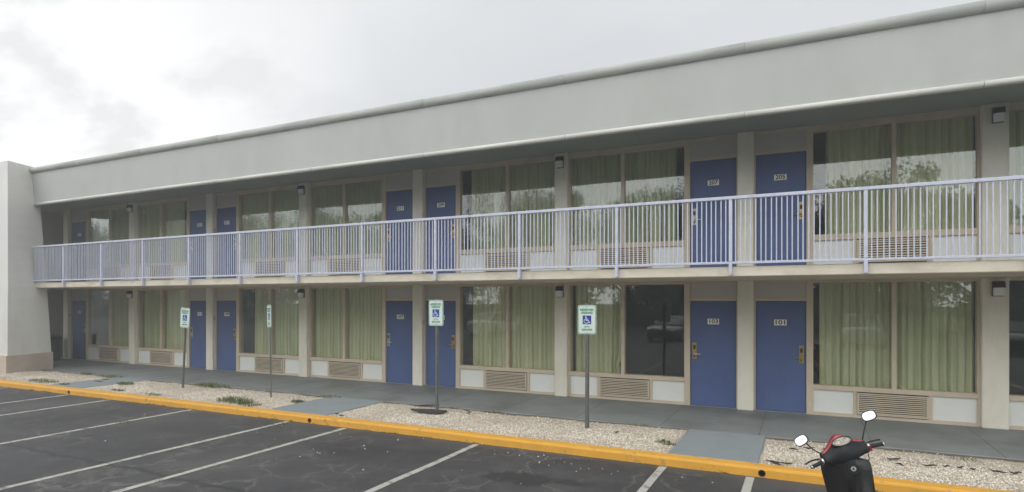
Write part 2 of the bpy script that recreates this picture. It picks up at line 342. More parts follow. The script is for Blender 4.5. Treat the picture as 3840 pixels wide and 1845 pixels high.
# gravel beds between the paths: lumpy base and loose stones
edges = [XL] + [v for p in sorted(PATHS) for v in p] + [XR]
beds = [(edges[i], edges[i+1]) for i in range(0, len(edges), 2)]
def bed_z(x, y):
    return WZ - 0.012 + 0.022*mnoise.noise((x*1.3, y*1.3, 0)) + 0.010*mnoise.noise((x*5, y*5, 3))
for x0, x1 in beds:
    b = MB(); k = b.mi('bed'); nx = max(4, int((x1-x0)/0.08)); ny = 22
    g = [[b.bm.verts.new((x0+(x1-x0)*i/nx, 8.283+(9.996-8.283)*j/ny, bed_z(x0+(x1-x0)*i/nx, 8.283+1.713*j/ny))) for j in range(ny+1)] for i in range(nx+1)]
    for i in range(nx):
        for j in range(ny):
            f = b.bm.faces.new((g[i][j], g[i+1][j], g[i+1][j+1], g[i][j+1])); f.smooth = True; f.material_index = k
    tag(b.build('gravel_bed'), kind='structure')
def stones(n, pick, smin, smax, name, zf, cat):
    verts, faces = [], []
    base = [(1,0,0),(-1,0,0),(0,1,0),(0,-1,0),(0,0,.7),(0,0,-.7)]
    fc = [(0,2,4),(2,1,4),(1,3,4),(3,0,4),(2,0,5),(1,2,5),(3,1,5),(0,3,5)]
    for _ in range(n):
        x, y = pick(); s = rnd.uniform(smin, smax); a = rnd.uniform(0, 6.28); e = rnd.uniform(.6, 1)
        ca, sa = math.cos(a), math.sin(a); o = len(verts); z = zf(x, y) + s*rnd.uniform(0.1, .5)
        tx, ty = rnd.uniform(-.5, .5), rnd.uniform(-.5, .5)
        for (p, q, r_) in base:
            p *= s*rnd.uniform(.75, 1.2); q *= s*e*rnd.uniform(.75, 1.2); r_ *= s
            verts.append((x + p*ca - q*sa, y + p*sa + q*ca, z + r_ + p*tx + q*ty))
        faces += [tuple(i+o for i in f) for f in fc]
    me = bpy.data.meshes.new(name); me.from_pydata(verts, [], faces)
    o = bpy.data.objects.new(name, me); C.objects.link(o); me.materials.append(M[cat]); return tag(o, kind='stuff')
t = M['bed'].node_tree; p = t.nodes['Principled BSDF']; src = p.inputs['Base Color'].links[0].from_socket
g = t.nodes.new('ShaderNodeTexCoord'); spx = t.nodes.new('ShaderNodeSeparateXYZ'); t.links.new(g.outputs['Object'], spx.inputs[0])
nn = N(t, 'ShaderNodeTexNoise', Scale=3.0, Detail=5.0); t.links.new(g.outputs['Object'], nn.inputs[0])
e_ = math_n(t, 'ADD', spx.outputs[1], math_n(t, 'MULTIPLY', math_n(t, 'SUBTRACT', nn.outputs[0], 0.5), 0.25))
t.links.new(mixc(t, ramp(t, math_n(t, 'SUBTRACT', e_, 9.0), [(0.86, 0.0), (0.93, 1.0)]), src, (0.13, 0.10, 0.07)), p.inputs['Base Color'])
def stone_mat():
    m = bpy.data.materials.new('gravel_stones'); m.use_nodes = True; t = m.node_tree; p = t.nodes['Principled BSDF']; p.inputs['Roughness'].default_value = 0.9
    g = t.nodes.new('ShaderNodeNewGeometry')
    c = ramp(t, g.outputs['Random Per Island'], [(0.0, (0.30, 0.25, 0.19)), (0.12, (0.50, 0.43, 0.335)), (0.5, (0.64, 0.57, 0.465)), (0.8, (0.72, 0.665, 0.575)), (1.0, (0.84, 0.81, 0.74))])
    tcn = t.nodes.new('ShaderNodeTexCoord'); n = N(t, 'ShaderNodeTexNoise', Scale=0.9, Detail=4.0); t.links.new(tcn.outputs['Object'], n.inputs[0])
    c = mixc(t, math_n(t, 'MULTIPLY', ramp(t, n.outputs[0], [(0.45, 0.0), (0.7, 1.0)]), 0.45), c, (0.36, 0.28, 0.205))
    t.links.new(c, p.inputs['Base Color']); return m
M['stones'] = stone_mat()
vis = [bd for bd in beds]
def pick_bed():
    while True:
        x0, x1 = rnd.choice(vis); x = rnd.uniform(max(x0, -24), min(x1, 7))
        wgt = (x1-x0)/13.0
        if rnd.random() < min(1, max(.25, wgt*2)) and x0 + .03 < x < x1 - .03:
            return x, min(rnd.uniform(8.30, 9.93), rnd.uniform(8.6, 9.98))
stones(60000, pick_bed, 0.007, 0.0155, 'gravel', bed_z, 'stones')
def pick_lot():
    cl = rnd.choice(((-6.3, 7.3, .8, .25), (-3.3, 7.7, .7, .12), (-2.6, 7.5, .5, .2), (-5.2, 7.75, .6, .15), (-6.4, 6.4, .5, .3), (-4.4, 6.2, 1.5, .8), (-9.5, 7.2, 1.2, .5), (-2.4, 7.65, .6, .1)))
    return rnd.gauss(cl[0], cl[2]), min(8.05, rnd.gauss(cl[1], cl[3]))
stones(55, pick_lot, 0.006, 0.014, 'loose_stones', lambda x, y: 0.002, 'stone')
# yellow kerb with chamfered nose, holes for the drain pipes
DR = (-0.48, -7.98, -15.48); HR, HZ = 0.043, 0.052
Y0, Y1, KT = 8.08, 8.28, 0.122
def kprof(): return [(Y0+.012, -0.1), (Y0, 0.0), (Y0, KT-.03), (Y0+.008, KT-.01), (Y0+.028, KT), (Y1, KT), (Y1, -0.1)]
b = MB(); xs = sorted([XL, XR] + [d-.08 for d in DR] + [d+.08 for d in DR])
for i in range(0, len(xs), 2):
    n = max(1, int((xs[i+1]-xs[i])/0.3)); rg = []
    for j in range(n+1):
        x = xs[i]+(xs[i+1]-xs[i])*j/n; e = 0.004*mnoise.noise((x*1.1, 0, 0)) if 0 < j < n else 0; e2 = 0.004*mnoise.noise((x*2.3, 5, 0)) if 0 < j < n else 0
        rg.append([(x, y + (e if y < Y1-.05 else 0), z + (e2 if z > 0.05 else 0)) for y, z in kprof()])
    b.rings(rg, 'kerb', True, False)
for d in DR:
    sq = []
    for j in range(16):
        a = 2*math.pi*j/16; cx, cz = math.cos(a), math.sin(a); s_ = max(abs(cx), abs(cz))
        sx = d + .08*cx/s_; sz = cz/s_
        sz = HZ + (sz*(KT-.03-HZ) if sz > 0 else sz*HZ)
        sq.append(((sx, Y0, sz), (d+HR*cx, Y0, HZ+HR*cz), (d+HR*cx, Y0+.19, HZ+HR*cz)))
    for j in range(16):
        p, q = sq[j], sq[(j+1) % 16]
        b.face([p[0], q[0], q[1], p[1]], 'kerb')
    pr = kprof()[2:6]
    for (ya, za), (yb, zb) in zip(pr, pr[1:]): b.face([(d-.08, ya, za), (d+.08, ya, za), (d+.08, yb, zb), (d-.08, yb, zb)], 'kerb')
tag(b.build('kerb', fix=False), kind='structure')
for d, mm, lb in zip(DR, ('black', 'rust', 'rust'), ('black open drain pipe in the yellow kerb beside the scooter', 'small rusty drain pipe in the kerb near the middle concrete path', 'small drain pipe in the far left stretch of yellow kerb')):
    b = MB(); n = 16
    ring = lambda r, y: [(d + r*math.cos(2*math.pi*j/n), y, HZ + r*math.sin(2*math.pi*j/n)) for j in range(n)]
    b.rings([ring(HR-.001, Y0+.2), ring(HR-.001, Y0-.004), ring(HR-.008, Y0-.004), ring(HR-.008, Y0+.18)], mm, False, True)
    b.face(ring(HR-.008, Y0+.18), 'black')
    tag(b.build('drain_pipe'), lb, 'drain pipe')

# ------------------------------------------------------------------ motel
YP = 12.16                                           # pillar faces
GX, MOD = -1.01, 7.5
F = [dict(z0=WZ, zd=WZ+.012, zdt=2.19, zt0=2.25, zt1=2.54, zs=2.58, zg=0.665, zt=2.525, zp1=0.585),
     dict(z0=2.74, zd=2.775, zdt=4.955, zt0=5.01, zt1=5.35, zs=5.40, zg=3.40, zt=5.285, zp1=3.295)]
motel = empty('motel', (GX, 12.2, 0), 'two storey cream motel with blue doors, a balcony and a flat parapet roof', 'motel')
OFF = Matrix.Translation((-GX, -12.2, 0))
def part(b, name, parent=motel):
    o = b.xf(OFF).build(name); o.parent = parent
    return o
XB0, XB1 = -24.9, 10.3
# structure of the block
b = MB(); b.box(-21.0, XB1, 10.0, 17.0, 2.58, 2.735, 'slab', 0.012); part(b, 'balcony_slab')
b = MB(); b.box(-21.0, XB1, 10.02, 12.30, 2.7365, 2.740, 'walk'); part(b, 'balcony_deck')  # unseen dark sheet added over the slab to cut bounce into the recess
b = MB(); b.box(-24.9, -21.05, 11.0, 17.0, 2.585, 2.735, 'slab'); part(b, 'landing_slab')
b = MB(); b.box(-24.9, XB1, 10.33, 17.0, 5.40, 5.56, 'soffit')
x = -20.0
while x < XB1:                                       # thin battens over the soffit board joints
    b.box(x-.012, x+.012, 10.335, 12.15, 5.394, 5.40, 'soffit'); x += 2.44
part(b, 'soffit')
# stucco fascia with slightly uneven face
b = MB(); rg = []
nx = 60
for i in range(nx+1):
    x = -22.3 + (XB1+22.3)*i/nx; e = 0.006*mnoise.noise((x*.7, 1, 0))
    rg.append([(x, 10.2+e, 5.16), (x, 10.2+e*.5, 5.65), (x, 10.2-e, 6.17), (x, 10.33, 6.17), (x, 10.33, 5.16)])
b.rings(rg, 'stucco', True, False); part(b, 'fascia')
def half_round(yc, zc, ry, rz, n=9, a0=-100, a1=100):
    pts = []
    for j in range(n):
        a = R(a0 + (a1-a0)*j/(n-1)); pts.append((yc - ry*math.cos(a), zc + rz*math.sin(a)))
    return pts
b = MB(); xs = [-22.2]
while xs[-1] < XB1: xs.append(min(XB1, xs[-1] + 3.05))
for i, (x0, x1) in enumerate(zip(xs, xs[1:])):
    jy, jz = rnd.uniform(-.002, .002), rnd.uniform(-.003, .003)
    pr = half_round(10.20+jy, 6.215+jz, .085, .088) + [(10.36, 6.295+jz), (10.36, 6.14+jz)]
    b.extrude_x(pr, x0+.001, x1-.001, 'coping', True)
    pr2 = half_round(10.20, 6.215, .091, .094) + [(10.34, 6.30), (10.34, 6.13)]
part(b, 'roof_coping')
b = MB(); xs2 = [-21.75] + xs[1:]
for i, (x0, x1) in enumerate(zip(xs2, xs2[1:])):
    jy = rnd.uniform(-.004, .004)
    b.extrude_x(half_round(10.20+jy, 5.165+jy, .038, .042, 7) + [(10.25, 5.207+jy), (10.25, 5.125+jy)], x0, x1-.006, 'lip', True)
part(b, 'fascia_trim')
b = MB(); b.box(-24.9, XB1, 10.33, 17.0, 5.95, 6.05, 'coping'); part(b, 'roof')
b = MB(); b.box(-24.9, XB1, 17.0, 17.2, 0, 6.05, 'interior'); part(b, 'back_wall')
b = MB()
for fl in F:
    b.box(-24.9, -23.66, 13.3, 13.45, fl['z0'], fl['zs'], 'transom')
    for z in (fl['zs']-.28, fl['zs']-.62): b.box(-24.9, -23.66, 13.27, 13.3, z, z+.035, 'frame')
b.box(-25.1, -24.9, 11.0, 17.2, 0, 6.05, 'transom'); part(b, 'end_wall')
b = MB(); b.box(XB1, XB1+.2, 12.2, 17.2, 0, 6.05, 'stucco'); part(b, 'gable_wall')
PIL = [GX + i*MOD/2 for i in range(-6, 4)]
for i, px_ in enumerate(PIL):
    lamp = (i % 2 == 1)
    for k, fl in enumerate(F):
        b = MB(); b.box(px_-.144, px_+.144 + (.07 if i == 7 else 0), YP, YP+.4, fl['z0'], fl['zs'], 'pillar', 0.012); part(b, 'pillar')
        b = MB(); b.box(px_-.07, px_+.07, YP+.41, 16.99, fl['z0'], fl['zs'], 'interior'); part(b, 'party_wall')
        if lamp:                                     # wall pack: black hood over a white lens
            zc_ = fl['zs'] - .20 - (.02 if k else 0)
            pl = MB(); xc = px_ + (.06 if i == 7 else .0)
            pl.box(xc-.075, xc+.075, YP-.03, YP, zc_-.11, zc_+.13, 'lamp_black')
            pl.rings([[(xc+sx*.08, y, z) for y, z in ((YP-.03, zc_+.03), (YP-.03, zc_+.135), (YP-.09, zc_+.125), (YP-.12, zc_+.03))] for sx in (-1, 1)], 'lamp_black', True, False)
            lo = part(pl, 'wall_lamp')
            ln = MB(); ln.rings([[(xc+sx*.066, y, z) for y, z in ((YP-.03, zc_-.10), (YP-.03, zc_+.03), (YP-.108, zc_+.03), (YP-.09, zc_-.07), (YP-.08, zc_-.10))] for sx in (-1, 1)], 'lens', True, False)
            part(ln, 'lens', lo)
        else:
            b = MB(); zz_ = fl['z0'] + 1.55; b.box(px_+.144, px_+.16, YP+.03, YP+.09, zz_-.06, zz_+.06, 'frame'); part(b, 'junction_box')
YF = 12.26
def half_bay(gx, s, fl, num, low, window_only=False):
    U = lambda u: gx + s*u
    z0, zs = fl['z0'], fl['zs']
    bx = lambda b, u0, u1, y0, y1, za, zb, m, bev=0: b.box(U(u0), U(u1), y0, y1, za, zb, m, bev)
    # door and frame
    b = MB(); bx(b, .145, .172, YF, 12.42, z0, zs, 'frame'); bx(b, 1.038, 1.108, YF, 12.42, z0, zs, 'frame')
    bx(b, .172, 1.038, YF, 12.42, fl['zdt']+.004, fl['zt0'], 'frame'); bx(b, .172, 1.038, YF, 12.42, fl['zt1'], zs, 'frame')
    bx(b, .172, 1.038, YF-.02, 12.42, z0, fl['zd']-.003, 'steel'); part(b, 'door_frame')
    b = MB(); bx(b, .173, 1.037, YF+.03, 12.36, fl['zt0']+.001, fl['zt1']-.001, 'transom'); part(b, 'transom_panel')
    b = MB(); bx(b, .176, 1.034, YF+.04, YF+.085, fl['zd'], fl['zdt'], 'door', .003); d = part(b, 'door')
    yd = YF + .04; hz = 1.21 + (z0 - WZ) + (.03 if not low else 0); hu = .955
    hb = MB(); cx = U(hu); br = 'brass' if s > 0 else 'satin'
    pm = 'brass' if rnd.random() < .7 else 'steel'
    hb.box(cx-.045, cx+.045, yd-.022, yd-.0005, hz-.165, hz+.165, pm, .006)
    hb.box(cx-.022, cx+.022, yd-.03, yd-.022, hz+.03, hz+.11, 'black', .003)
    hb.tube([(cx, yd-.02, hz-.06), (cx, yd-.065, hz-.06)], .014, br)
    hb.tube([(cx, yd-.06, hz-.06), (cx - s*.06, yd-.064, hz-.062), (cx - s*.135, yd-.058, hz-.066)], [.012, .011, .009], br)
    hb.box(cx-.012, cx+.012, yd-.026, yd-.022, hz-.125, hz-.095, 'black')
    part(hb, 'door_handle', d)
    nb = MB(); nx_, nz = U(.60), 1.79 + (z0 - WZ) + (.10 if not low else 0)
    nb.box(nx_-.108, nx_+.108, yd-.008, yd-.0005, nz-.055, nz+.055, 'plaque', .004)
    nb.text(num, 0.112, 'ink', (nx_, yd-.0095, nz), .165, .0022)
    part(nb, 'room_number', d)
    # window frame, glass, panels and the air-conditioner grille below
    b = MB(); zp0 = z0 + .055
    g0, g1 = 1.842, 2.902
    bx(b, 1.109, 1.15, YF, 12.42, z0, zs, 'frame'); bx(b, 3.568, 3.605, YF, 12.42, z0, zs, 'frame')
    bx(b, 1.15, 3.568, YF-.012, 12.42, fl['zp1'], fl['zg'], 'frame'); bx(b, 1.15, 3.568, YF, 12.42, fl['zt'], zs, 'frame')
    bx(b, 1.15, 3.568, YF, 12.42, z0, zp0, 'frame')
    bx(b, 2.368, 2.438, YF, 12.42, fl['zg'], fl['zt'], 'frame')
    bx(b, 1.792, g0, YF, 12.42, zp0, fl['zp1'], 'frame'); bx(b, g1, g1+.055, YF, 12.42, zp0, fl['zp1'], 'frame')
    wn = part(b, 'window')
    for a0, a1 in ((1.151, 2.367), (2.439, 3.567)):
        b = MB(); tl = rnd.uniform(-.004, .004)
        y = YF+.06
        b.rings([[(U(a0), y, fl['zg']), (U(a0), y+.006, fl['zg'])], [(U(a1), y+tl, fl['zg']), (U(a1), y+tl+.006, fl['zg'])]][:0] or [[(U(a0), y, z), (U(a1), y+tl, z), (U(a1), y+tl+.006, z), (U(a0), y+.006, z)] for z in (fl['zg']+.001, fl['zt']-.001)], 'glass', True, False)
        part(b, 'pane', wn)
    for a0, a1 in ((1.151, 1.791), (g1+.056, 3.567)):
        b = MB(); bx(b, a0, a1, YF+.03, 12.40, zp0+.001, fl['zp1']-.001, 'panel'); part(b, 'wall_panel')
    b = MB(); zb0, zb1 = zp0+.015, fl['zp1']-.02; yf = YF-.035
    bx(b, g0+.031, g1-.031, yf+.032, 12.40, zp0+.001, fl['zp1']-.001, 'black')
    bx(b, g0+.003, g0+.03, yf, YF+.06, zb0, zb1, 'frame', .004); bx(b, g1-.03, g1-.003, yf, YF+.06, zb0, zb1, 'frame', .004)
    bx(b, g0+.03, g1-.03, yf, YF+.06, zb0, zb0+.02, 'frame'); bx(b, g0+.03, g1-.03, yf, YF+.06, zb1-.02, zb1, 'frame')
    ns_ = 10; h = (zb1-zb0-.04)/ns_
    for i in range(ns_):                             # slanted slats
        za = zb0+.02 + i*h + h*.18; xa, xb = U(g0+.031), U(g1-.031)
        sg = rnd.uniform(-.003, .003)
        b.rings([[(x_, yf+.003, za+dz), (x_, yf+.003, za+h*.56+dz), (x_, yf+.02, za+h*.5+dz), (x_, yf+.02, za-h*.04+dz)] for x_, dz in ((xa, 0), ((xa+xb)/2, sg), (xb, 0))], 'frame', True, False)
    part(b, 'vent_grille')
def curtain(gx, s, fl, u0, u1, label, seed, gather=1.0, swept=False):
    r = random.Random(seed); U = lambda u: gx + s*u
    n = int((u1-u0)/.0065); zt, zb = fl['zt']+.03, fl['zg']-.02
    p = r.uniform(0, 6); offs = []
    for i in range(n+1):
        p += math.pi*.0065/(0.118*gather*(1 + .38*mnoise.noise((i*.012, seed, 0)))); amp = 1 + .45*mnoise.noise((i*.02, seed, 7))
        q = abs(math.sin(p)); offs.append(amp*(.095*(1-q**.42) + .012*math.sin(2.7*p)))
    rows = 9; b = MB(); k = b.mi('curtain'); g = []
    for j in range(rows+1):
        t = j/rows; z = zt + (zb-zt)*t; row = []
        for i in range(n+1):
            u = u0 + (u1-u0)*i/n
            if swept: u = u + (u1-u)*(.10*math.sin(math.pi*min(1, t*1.0))**2 if False else 0.0) + max(0, .12 - .4*(u-u0))*(math.exp(-((t-.93)/.09)**2))
            dx = .008*mnoise.noise((u*3, t*2.2, seed))
            row.append(b.bm.verts.new((U(u+dx), 12.405 + offs[i]*(.7 + .4*t) + .012*mnoise.noise((u*1.5, t*3, seed+4)), z)))
        g.append(row)
    for j in range(rows):
        for i in range(n):
            f = b.bm.faces.new((g[j][i], g[j][i+1], g[j+1][i+1], g[j+1][i])); f.smooth = True; f.material_index = k
    return tag(b.build('curtain'), label, 'curtain', 'green curtains behind the motel windows')
# rooms: (door pillar index, side, lower number, upper number)
ROOMS = [(0, 1, '101', '205'), (0, -1, '103', '207'), (1, 1, '105', '209'), (1, -1, '107', '211'), (2, 1, '109', '213'), (2, -1, '111', '215'), (3, 1, '113', '217'), (-1, -1, '119', '203')]
SPAN = {('101'): (1.25, 3.56), ('205'): (1.36, 3.56), ('103'): (2.42, 3.50), ('207'): (1.33, 3.56), ('105'): (1.42, 3.56), ('209'): (1.38, 3.56), ('107'): (1.20, 3.52), ('211'): (1.16, 3.56), ('109'): (1.66, 3.56), ('213'): (1.16, 3.56), ('111'): (1.16, 3.45), ('215'): (1.5, 3.56), ('113'): (2.1, 3.56), ('217'): (1.16, 3.2), ('119'): (1.2, 2.3), ('203'): (1.16, 3.56)}
for n, s, lo, up in ROOMS:
    gx = GX - n*MOD
    for fi, num in ((0, lo), (1, up)):
        half_bay(gx, s, F[fi], num, fi == 0)
        u0, u1 = SPAN[num]
        side = 'right' if s > 0 else 'left'
        floor = 'ground floor' if fi == 0 else 'upper floor'
        lab = f'pale green pleated curtain in the {floor} window beside blue door {num}'
        if num in ('119', '203'): lab = f'green curtain in the {floor} window cut off by the right edge of the photo'
        if num == '103': lab = 'green curtain drawn across only the left pane beside door 103'
        curtain(gx, s, F[fi], u0, u1, lab, hash_ if (hash_ := int(num)) else 1, 1.0 if fi == 0 else .92, num == '103')

# ------------------------------------------------------------------ tower at the left end
tw = empty('tower', (-22, 9.8, 0), 'white stucco tower with a beige base at the left end of the motel', 'tower')
b = MB()
bot = [(-20.42, 9.07, .6), (-20.78, 10.36, .6), (-24.3, 10.4, .6), (-23.7, 9.07, .6)]
mid = [(-20.62, 9.17, 2.6), (-21.03, 10.36, 2.6), (-24.3, 10.4, 2.6), (-23.7, 9.17, 2.6)]
top = [(-21.15, 9.40, 6.33), (-21.68, 10.42, 6.36), (-24.3, 10.42, 6.36), (-23.6, 9.40, 6.33)]
lerp3 = lambda A, B, t: [tuple(a + (c_-a)*t for a, c_ in zip(p, q)) for p, q in zip(A, B)]
b.rings([lerp3(bot, mid, i/6) for i in range(6)] + [lerp3(mid, top, i/12) for i in range(13)], 'tower', True, False); o = b.xf(Matrix.Translation((22, -9.8, 0))).build('shaft'); o.parent = tw
b = MB()
b.rings([[(x_+dx, y_+dy, z) for (x_, y_, _), (dx, dy) in zip(bot, ((.06,-.06),(.06,.02),(-.06,.02),(-.06,-.06)))] for z in (.05, .62)], 'tower_base', True, False)
o = b.xf(Matrix.Translation((22, -9.8, 0))).build('plinth'); o.parent = tw
# ------------------------------------------------------------------ balcony railing
rail = empty('balcony_railing', (0, 9.96, 2.7), 'lavender painted steel railing with thin balusters along the motel balcony', 'railing')
RO = Matrix.Translation((0, -9.96, -2.7))
def rpart(b, name): o = b.xf(RO).build(name); o.parent = rail; return o
YR = 9.955
b = MB(); b.box(-20.95, XB1, YR-.025, YR+.025, 3.785, 3.835, 'rail', .006); rpart(b, 'top_rail')
b = MB(); b.box(-20.95, XB1, YR-.018, YR+.018, 2.775, 2.812, 'rail', .004); rpart(b, 'bottom_rail')
PX = [0.785 + 1.829*i for i in range(-11, 6)]
for p in PX:
    b = MB(); b.box(p-.025, p+.025, YR-.021, YR+.021, 2.815, 3.783, 'rail', .003)
    b.box(p-.025, p+.025, YR-.04, YR+.044, 2.60, 2.773, 'rail', .003); rpart(b, 'post')
PE = [-20.95] + PX + [XB1]
for x0, x1 in zip(PE, PE[1:]):
    n = max(2, round((x1-x0)/.0732)); b = MB()
    for i in range(1, n):
        x = x0 + (x1-x0)*i/n + rnd.uniform(-.004, .004); e = rnd.uniform(-.003, .003)
        b.box(x-.008, x+.008, YR-.008+e, YR+.008+e, 2.813, 3.784, 'rail')
    rpart(b, 'baluster_panel')

# ------------------------------------------------------------------ reserved parking signs
def isa(b, cx, y, cz, s):
    """wheelchair figure inside a blue square of side s"""
    k = s/10.0
    P = lambda x, z: (cx + x*k, cz + z*k)
    def stroke(pts, wd):
        for (x0, z0), (x1, z1) in zip(pts, pts[1:]):
            d = Vector((x1-x0, z1-z0)); L = d.length; d /= L; nn = Vector((-d.y, d.x))*wd/2; e = d*wd*.3
            q = [(x0-e.x+nn.x, z0-e.y+nn.y), (x1+e.x+nn.x, z1+e.y+nn.y), (x1+e.x-nn.x, z1+e.y-nn.y), (x0-e.x-nn.x, z0-e.y-nn.y)]
            b.face([(P(*v)[0], y, P(*v)[1]) for v in q][::-1], 'sign_white')
    b.face([(P(-1.3+.85*math.cos(a), 3.4+.85*math.sin(a))[0], y, P(0, 3.4+.85*math.sin(a))[1]) for a in [2*math.pi*i/12 for i in range(12)]][::-1], 'sign_white')
    stroke([(-1.2, 2.4), (-1.0, -.7), (1.6, -.7), (2.6, -3.2), (3.8, -2.8)], 1.0)
    stroke([(-1.1, 1.0), (1.4, 1.0)], .8)
    stroke([(-.9 + 2.7*math.cos(R(a)), -1.5 + 2.7*math.sin(R(a))) for a in range(130, 345, 18)], .8)
def parking_sign(loc, ztop, yaw, lean, label, size=(.305, .475), plate=None):
    r = empty('parking_sign', loc, label, 'sign', 'reserved parking signs in the gravel beds')
    r.rotation_euler = (0, lean, yaw)
    H = ztop - loc[2]; wd, hg = size
    b = MB()                                         # U-channel post with bolt holes
    pr = [(-.034, .004), (-.034, .0), (-.018, .0), (-.014, -.022), (.014, -.022), (.018, .0), (.034, .0), (.034, .004), (.014, .004), (.010, -.018), (-.010, -.018), (-.014, .004)]
    b.rings([[(x, y+.03, z) for x, y in pr] for z in (-.08, H+.03)], 'galv', True, False)
    z = .1
    while z < H - hg: b.box(-.005, .005, .007, .0076, z-.005, z+.005, 'ink'); z += .05
    b.build('post', r)
    b = MB(); cz = H - hg/2; n = []
    def rr(w_, h_, rad, y):
        o = []
        for qx, qz, a0 in ((1,1,0), (-1,1,90), (-1,-1,180), (1,-1,270)):
            for i in range(4):
                a = R(a0 + 30*i); o.append((qx*(w_/2-rad) + rad*math.cos(a), y, cz + qz*(h_/2-rad) + rad*math.sin(a)))
        return o
    b.rings([rr(wd, hg, .035, .006), rr(wd, hg, .035, .0)], 'sign_white', True, False)
    b.face(rr(wd*.94, hg*.96, .03, -.001)[::-1], 'sign_green'); b.face(rr(wd*.885, hg*.925, .026, -.002)[::-1], 'sign_white')
    for sz in (hg/2-.028, -hg/2+.028): b.tube([(0, -.002, cz+sz), (0, -.009, cz+sz)], .008, 'steel', 8)
    pn = b.build('sign_panel', r)
    b = MB(); f = wd/.305
    b.text('RESERVED', .055*f, 'sign_green', (0, -.004, cz+.158*hg/.475), .225*f, .0014)
    b.text('PARKING', .050*f, 'sign_green', (0, -.004, cz+.108*hg/.475), .185*f, .0014)
    b.text('UP TO', .034*f, 'sign_green', (0, -.004, cz-.118*hg/.475), .085*f, .0010)
    b.text('$250 FINE', .042*f, 'sign_green', (0, -.004, cz-.165*hg/.475), .17*f, .0012)
    b.build('lettering', pn, False)
    b = MB(); s_ = .142*f; sc = cz - .005
    b.face([(-s_/2, -.003, sc-s_/2), (-s_/2, -.003, sc+s_/2), (s_/2, -.003, sc+s_/2), (s_/2, -.003, sc-s_/2)][::-1], 'sign_blue')
    isa(b, 0, -.0045, sc, s_*.95); b.build('wheelchair_symbol', pn)
    return r
parking_sign((-3.19, 9.31, bed_z(-3.19, 9.31)), 2.13, R(5), R(0.2), 'green bordered reserved parking sign in front of the window left of door 103')
parking_sign((-6.11, 9.34, bed_z(-6.11, 9.34)), 2.21, R(3), R(-0.2), 'reserved parking sign on a thin post in front of blue door 105')
parking_sign((-10.32, 9.30, bed_z(-10.32, 9.30)), 2.10, R(-27), R(-2.0), 'reserved parking sign turned almost edge on among the weeds')
parking_sign((-13.38, 9.43, bed_z(-13.38, 9.43)), 2.03, R(4), R(3.6), 'leaning reserved parking sign, farthest left of the four')
b = MB(); cx, cy = -6.32, 9.36                      # dark plate lying by the second post
o_ = [(-.36, -.03), (-.1, -.13), (.12, -.15), (.34, -.12), (.36, .12), (.05, .13), (-.18, .06)]
b.rings([[(cx+x_, cy+y_, bed_z(cx, cy)+.028+z) for x_, y_ in o_] for z in (0, .03)], 'bin', True, False)
tag(b.build('rubber_pad'), 'dark flat pad lying on the gravel at the foot of a sign post', 'pad')

# ------------------------------------------------------------------ bin under the stairs end
tb = empty('trash_can', (-23.55, 11.75, WZ), 'dark trash can standing in the passage beside the white tower', 'trash can')
b = MB(); rg = []
for z, r_ in ((0, .23), (.03, .245), (.4, .27), (.74, .29), (.75, .30), (.78, .30)):
    rg.append([(r_*math.cos(2*math.pi*i/20), r_*math.sin(2*math.pi*i/20), z) for i in range(20)])
b.rings(rg, 'bin'); b.build('body', tb)
b = MB(); rg = []
for z, r_ in ((.782, .31), (.82, .31), (.86, .26), (.89, .15), (.895, .02)):
    rg.append([(r_*math.cos(2*math.pi*i/20), r_*math.sin(2*math.pi*i/20), z) for i in range(20)])
b.rings(rg, 'bin'); b.build('lid', tb)

# ------------------------------------------------------------------ weeds, twigs
def tuft(b, cx, cy, z, rad, h, n, dry=.15, sx=1.0):
    for _ in range(n):
        a = rnd.uniform(0, 6.283); rr_ = rad*math.sqrt(rnd.random()); x = cx + rr_*math.cos(a)*sx; y = cy + rr_*math.sin(a)*.7
        hh = h*.75*rnd.uniform(.4, 1)*(1-.5*rr_/rad); ln = Vector((math.cos(a), math.sin(a), 0))*hh*rnd.uniform(.1, .9)
        wv = Vector((-math.sin(a+rnd.uniform(-1, 1)), math.cos(a), 0))*rnd.uniform(.004, .009)
        p0 = Vector((x, y, z)); p1 = p0 + ln*.4 + Vector((0, 0, hh*.65)); p2 = p0 + ln + Vector((0, 0, hh*rnd.uniform(.7, 1)))
        m = 'weed_dry' if rnd.random() < dry else 'weed'
        b.face([p0-wv, p0+wv, p1+wv*.8, p1-wv*.8], m); b.face([p1-wv*.8, p1+wv*.8, p2], m)
